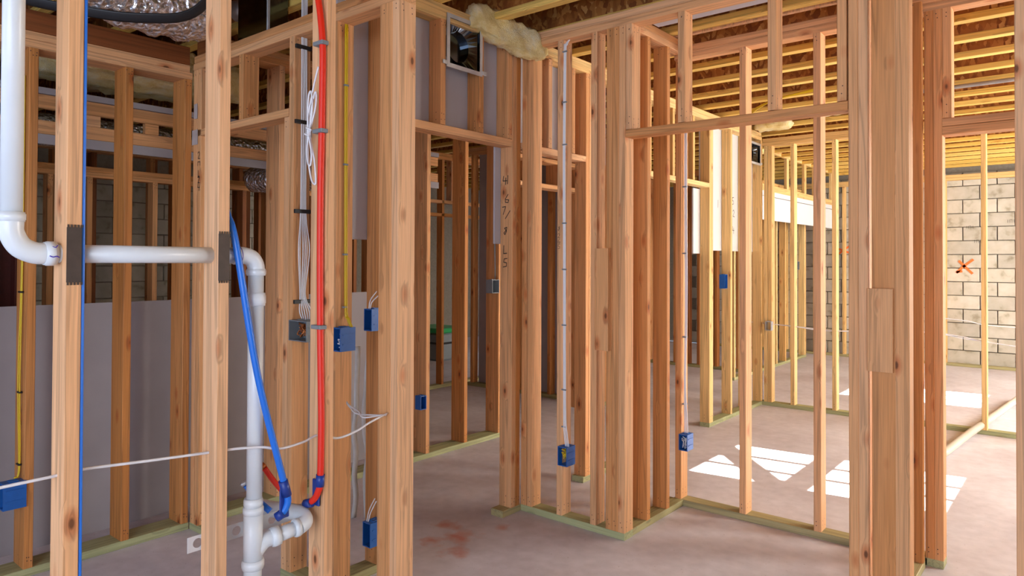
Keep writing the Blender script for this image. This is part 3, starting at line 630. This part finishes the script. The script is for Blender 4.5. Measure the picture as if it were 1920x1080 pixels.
# ---------------------------------------------------------------- duct boot, flexible duct, batt
def boot(label, x, y0, y1, z0, z1, d=.055, legs=True):
    e = empty('duct_boot', (x, (y0+y1)/2, z0), label, 'duct')
    bm = bmesh.new(); t = .022
    # flange frame
    for a in ((y0, y0+t, z0, z1), (y1-t, y1, z0, z1), (y0+t, y1-t, z1-t, z1), (y0+t, y1-t, z0, z0+t)): box(bm, x-.004, x, *a[:2], *a[2:])
    link('flange', meshof(bm), STEEL, e)
    for o in e.children: o.location = -Vector(e.location)
    bm = bmesh.new()   # hollow throat tapering back to a round collar
    K = 32; yc, zc = (y0+y1)/2, (z0+z1)/2; hy, hz = (y1-y0)/2-t, (z1-z0)/2-t; rings = []
    for (xx, f) in ((0, 0), (-.02, .0), (-d, 1.0), (-d-.03, 1.0)):
        ring = []
        for k in range(K):
            a = 2*PI*k/K+PI/4; c, s_ = math.cos(a), math.sin(a); q = max(abs(c), abs(s_)); r = min(hy, hz)*.72
            ring.append(bm.verts.new((xx, (c/q*hy)*(1-f)+c*r*f, (s_/q*hz)*(1-f)+s_*r*f)))
        rings.append(ring)
    for a, b in zip(rings, rings[1:]):
        for k in range(K): bm.faces.new((a[k], b[k], b[(k+1) % K], a[(k+1) % K]))
    f = bm.faces.new(rings[-1]); f.material_index = 1
    me = bpy.data.meshes.new('throat'); bm.normal_update(); bm.to_mesh(me); bm.free(); o = link('throat', me, [DARKST, DARKST], e, (x, yc, zc))
    for y, s_ in ((y0, -1), (y1, 1)):
        boxobj('screw_tab', STEEL, e, x-.002, x+.004, y-.03 if s_ < 0 else y-.005, y+.005 if s_ < 0 else y+.03, z0+.01, z0+.03, bevel=.001)
    return e
boot('square galvanised duct boot nailed high above the middle doorway', -2.553, 2.560, 2.834, 2.455, 2.735)
boot('small duct boot high on the sunlit back wall', -2.565, 6.78, 7.06, 2.42, 2.64, .05)
e = empty('duct_box', (-3.4, 2.1, 2.6), 'shiny galvanised duct elbow above the closet top plate', 'duct')
boxobj('casing', DARKST, e, -3.50, -3.20, 1.93, 2.055, 2.575, 3.0, bevel=.012); tube('collar', STEEL, e, [(-3.50, 1.99, 2.80), (-3.57, 1.96, 2.80)], .055, 24, smooth=False); boxobj('seam_strip', STEEL, e, -3.205, -3.195, 1.925, 1.94, 2.58, 2.99)
fd = empty('flexible_duct', (-3.45, 1.0, 2.8), 'foil-jacketed flexible duct sagging above the closet, held by a black strap', 'duct')
def wob(name, m, parent, pts, r, seg=36, n=22, amp=.018):
    pts = spline(pts, n); o0 = pts[0].copy(); bm = bmesh.new(); sweep(bm, [p-o0 for p in pts], r, seg)
    for v in bm.verts:
        q = v.co*9; d = math.sin(q.x*3+q.y*2.1)*math.cos(q.y*2.7+q.z*1.3)+.7*math.sin(q.z*5+q.y*4.3)+random.uniform(-.7, .7)
        v.co += Vector((random.uniform(-.3, .3), random.uniform(-.3, .3), 1))*amp*d*.5
    return link(name, meshof(bm, smooth=True), m, parent, o0)
wob('jacket', FOIL, fd, [(-2.9, .35, 2.83), (-3.12, .7, 2.755), (-3.32, 1.1, 2.69), (-3.40, 1.4, 2.675), (-3.42, 1.7, 2.70)], .16)
tube('hanger_strap', BLACK, fd, [(-3.66, .75, 2.64), (-3.50, .95, 2.56), (-3.32, 1.14, 2.515), (-3.20, 1.32, 2.51), (-3.10, 1.5, 2.56), (-3.0, 1.62, 2.76)], .024, 8, squash=.15)
wob('jacket', FOIL, empty('flexible_duct', (-5.4, 2.0, 2.4), 'far foil-jacketed duct glimpsed inside the left soffit', 'duct'), [(-5.15, -.2, 2.28), (-5.1, 1.2, 2.27), (-5.15, 2.6, 2.30), (-5.1, 4.2, 2.3)], .10, 20, 20, .012)
wob('jacket', FOIL, empty('flexible_duct', (-4.6, 3.1, 2.1), 'foil-jacketed duct crossing behind the closet doorway', 'duct'), [(-5.4, 3.15, 2.12), (-4.9, 3.2, 2.10), (-4.4, 3.25, 2.12), (-3.95, 3.3, 2.2)], .11, 20, 16, .012)
def lump(name, label, loc, size, rot=(0, 0, 0), sub=5, amp=.35, mt=BATT, cat='insulation', group=None, taper=None):
    bm = bmesh.new(); bmesh.ops.create_cube(bm, size=1)
    bmesh.ops.subdivide_edges(bm, edges=bm.edges[:], cuts=sub*2, use_grid_fill=True)
    for v in bm.verts:
        c = v.co.copy(); m_ = max(abs(c.x), abs(c.y), abs(c.z)); sph = c.normalized()*.5
        v.co = c.lerp(sph*1.1, .45)
        v.co = Vector((v.co.x*size[0], v.co.y*size[1], v.co.z*size[2]))
        q = v.co*14; mn = min(size)
        d = math.sin(q.x*2.1+q.y*1.7+1)*math.cos(q.y*2.3-q.z*3.1)+.6*math.sin(q.z*4.7+q.x*5.3+q.y*2)+random.uniform(-.35, .35)
        v.co += c.normalized()*amp*mn*d*.3
        if taper: v.co.z += taper*v.co.x*v.co.x
    o = tag(link(name, meshof(bm, smooth=True), mt, None, loc, rot), label, cat, group); return o
lump('insulation_batt', 'thick yellow fibreglass batt bulging over the middle wall plate', (-2.545, 3.02, 2.745), (.54, .10, .16), (0, 0, 0), 7, .45)
# tilt the batt along the wall line
b_ = bpy.data.objects['insulation_batt']; b_.rotation_euler = (0, math.radians(12), math.radians(78)); b_.location = (-2.515, 3.0, 2.725)
lump('insulation_batt', 'olive fibreglass batt sagging between joists above the left soffit', (-4.75, 2.0, 2.66), (.7, 1.3, .2), sub=6)
lump('insulation_batt', 'fibreglass batt between the joists far left', (-5.0, 1.0, 2.70), (.5, .6, .16), sub=5)
for i, (x, y, l) in enumerate(((-2.35, 6.8, 'yellow insulation tuft over the sunlit wall corner'), (-3.1, 8.2, 'yellow insulation tuft above the soffit end'), (-1.7, 6.35, 'pale insulation scrap caught on the bright joists'))):
    lump('insulation_scrap', l, (x, y, 2.765), (.34, .22, .08), (0, 0, i), 4)
# yellow cable bundle in the back ceiling
bundle('yellow cables looping through the bright ceiling joists', YEL, [[(-2.35, 6.0+.03*k, 2.68), (-2.2, 5.9, 2.75-.01*k), (-1.95, 5.7, 2.76), (-1.6, 5.6-.03*k, 2.765)] for k in range(3)], .006)
# copper-coloured pipe along the second plate & white pipe under the joists at right
wp = empty('vent_pipe', (-2.45, 2.0, 2.6), 'white pipe crossing above the closet top plate', 'pipe'); tube('pipe', PVC, wp, [(-2.50, 1.40, 2.62), (-2.46, 2.1, 2.60)], .012, 12, smooth=False)
tag(tube('conduit', STEEL, None, [(-1.0, 6.05, 2.745), (1.2, 6.05, 2.745)], .015, 12, smooth=False), 'bright metal conduit under the joists at the upper right', 'conduit')

# green-lidded tote in the far left room
tt_ = empty('storage_tote', (-9.2, 9.4, 0), 'dark storage tote with green lid far beyond the middle doorway', 'tote')
boxobj('tote_body', GRYP, tt_, -7.75, -7.15, 7.05, 7.55, 0, .40, bevel=.03); boxobj('lid', GREEN, tt_, -7.78, -7.12, 7.02, 7.58, .40, .47, bevel=.02, label='green plastic lid'); boxobj('rim', BLACK, tt_, -7.765, -7.135, 7.035, 7.565, .24, .27, bevel=.01)
# translucent film strips standing behind the post
ff = empty('plastic_film', (-3.3, 2.55, 0), 'crumpled translucent plastic strips hanging behind the foreground studs', 'plastic film')
for k in range(5):
    bm = bmesh.new(); pts = [(random.uniform(-.015, .015), random.uniform(-.015, .015), 1.0-.12*i) for i in range(9)]; sweep(bm, spline(pts, 3), .008, 5, squash=2.5)
    link('strip', meshof(bm, smooth=True), FILM, ff, (-3.0-.05*k, 2.62-.03*k, -.038))

# ---------------------------------------------------------------- writing and marks
def strokes(name, parent, m, lines, origin, ux, uz, scale, r=.0022, label=None):
    o0 = Vector(origin); ux = Vector(ux); uz = Vector(uz); bm = bmesh.new(); nrm = ux.cross(uz)
    for ln in lines:
        pts = [ux*p[0]*scale+uz*p[1]*scale for p in ln]; 
        for a, b in zip(pts, pts[1:]):
            t = (b-a).normalized(); s_ = nrm.cross(t).normalized()*r
            vs = [bm.verts.new(q) for q in (a-s_-t*r*.5, a+s_-t*r*.5, b+s_+t*r*.5, b-s_+t*r*.5)]; bm.faces.new(vs)
    me = bpy.data.meshes.new(name); bm.to_mesh(me); bm.free(); o = link(name, me, m, parent, o0)
    if label: o['label'] = label
    return o
G = {'4': [[(.1, 1), (0, .45), (.6, .45)], [(.45, .8), (.4, 0)]], '1': [[(.3, 1), (.25, 0)]], '6': [[(.5, 1), (.1, .5), (.1, .1), (.5, .05), (.6, .35), (.15, .4)]],
     '7': [[(0, .95), (.5, 1), (.15, .1)]], '/': [[(.8, .9), (.1, 0)]], '8': [[(.5, .9), (.15, .8), (.45, .45), (.2, .05), (.05, .25), (.45, .6), (.5, .9)]],
     'L': [[(.1, 1), (.05, .05), (.55, .1)]], '5': [[(.6, 1), (.15, .95), (.1, .55), (.5, .5), (.5, .1), (0, 0)]], '2': [[(0, .8), (.3, 1), (.5, .7), (.05, .1), (.6, .05)]],
     'r': [[(0, 1), (.6, 1), (.6, .5)], [(0, .5), (0, 1)]]}
for ch, x, z in (('4', 0, 1.912), ('1', .022, 1.915), ('6', .014, 1.805), ('7', -.004, 1.735), ('/', .014, 1.715), ('8', .006, 1.62), ('L', .004, 1.51), ('5', .004, 1.435)):
    strokes('handwriting', B2, INK, G[ch], (-2.628+x, 3.0985, z-.02), (1, 0, 0), (0, 0, 1), .05, .0024)
for ch, z in (('2', 1.99), ('r', 1.935), ('L', 1.89), ('2', 1.86), ('4', 1.82)):
    strokes('handwriting', AW, INK, G[ch], (-3.690, 1.8185, z), (1, 0, 0), (0, 0, 1), .04, .002)
for ch, z in (('8', 1.62), ('2', 1.58), ('6', 1.55), ('5', 1.52)):
    strokes('handwriting', W1, INK, G[ch], (-2.300, 3.1885, z), (1, 0, 0), (0, 0, 1), .026, .0011)
for i, (yy, zz, ch) in enumerate(((6.55, 2.0, '5'), (6.57, 1.88, '2'), (6.56, 1.72, '4'), (6.2, 1.95, '1'))):
    strokes('handwriting', bpy.data.objects['wallboard_sheet.001'], INK, G[ch], (-2.6595, yy, zz), (0, 1, 0), (0, 0, 1), .07, .003)
strokes('spray_mark', wb, ORNG, [[(-.5, -.45), (-.1, 0), (.5, .5)], [(-.35, .4), (0, 0), (.45, -.5)], [(-.5, -.42), (-.2, -.35)]], (-1.355, 11.622, 1.39), (1, 0, 0), (0, 0, 1), .19, .016, 'orange sprayed X')
strokes('spray_mark', wb, ORNG, [[(-.5, -.3), (.5, .45)], [(-.5, .1), (.5, -.3)]], (-2.92, 11.622, 1.63), (1, 0, 0), (0, 0, 1), .17, .014, 'orange sprayed cross')
for (x, z) in ((-1.33, 1.92), (-1.24, 1.72), (-.86, 1.99)):
    strokes('pencil_mark', wb, INK, [[(0, 0), (0, .5)], [(.3, 0), (.3, .5), (.6, .5), (.6, 0)], [(.9, 0), (.9, .5)]], (x, 11.622, z), (1, 0, 0), (0, 0, 1), .08, .0018)
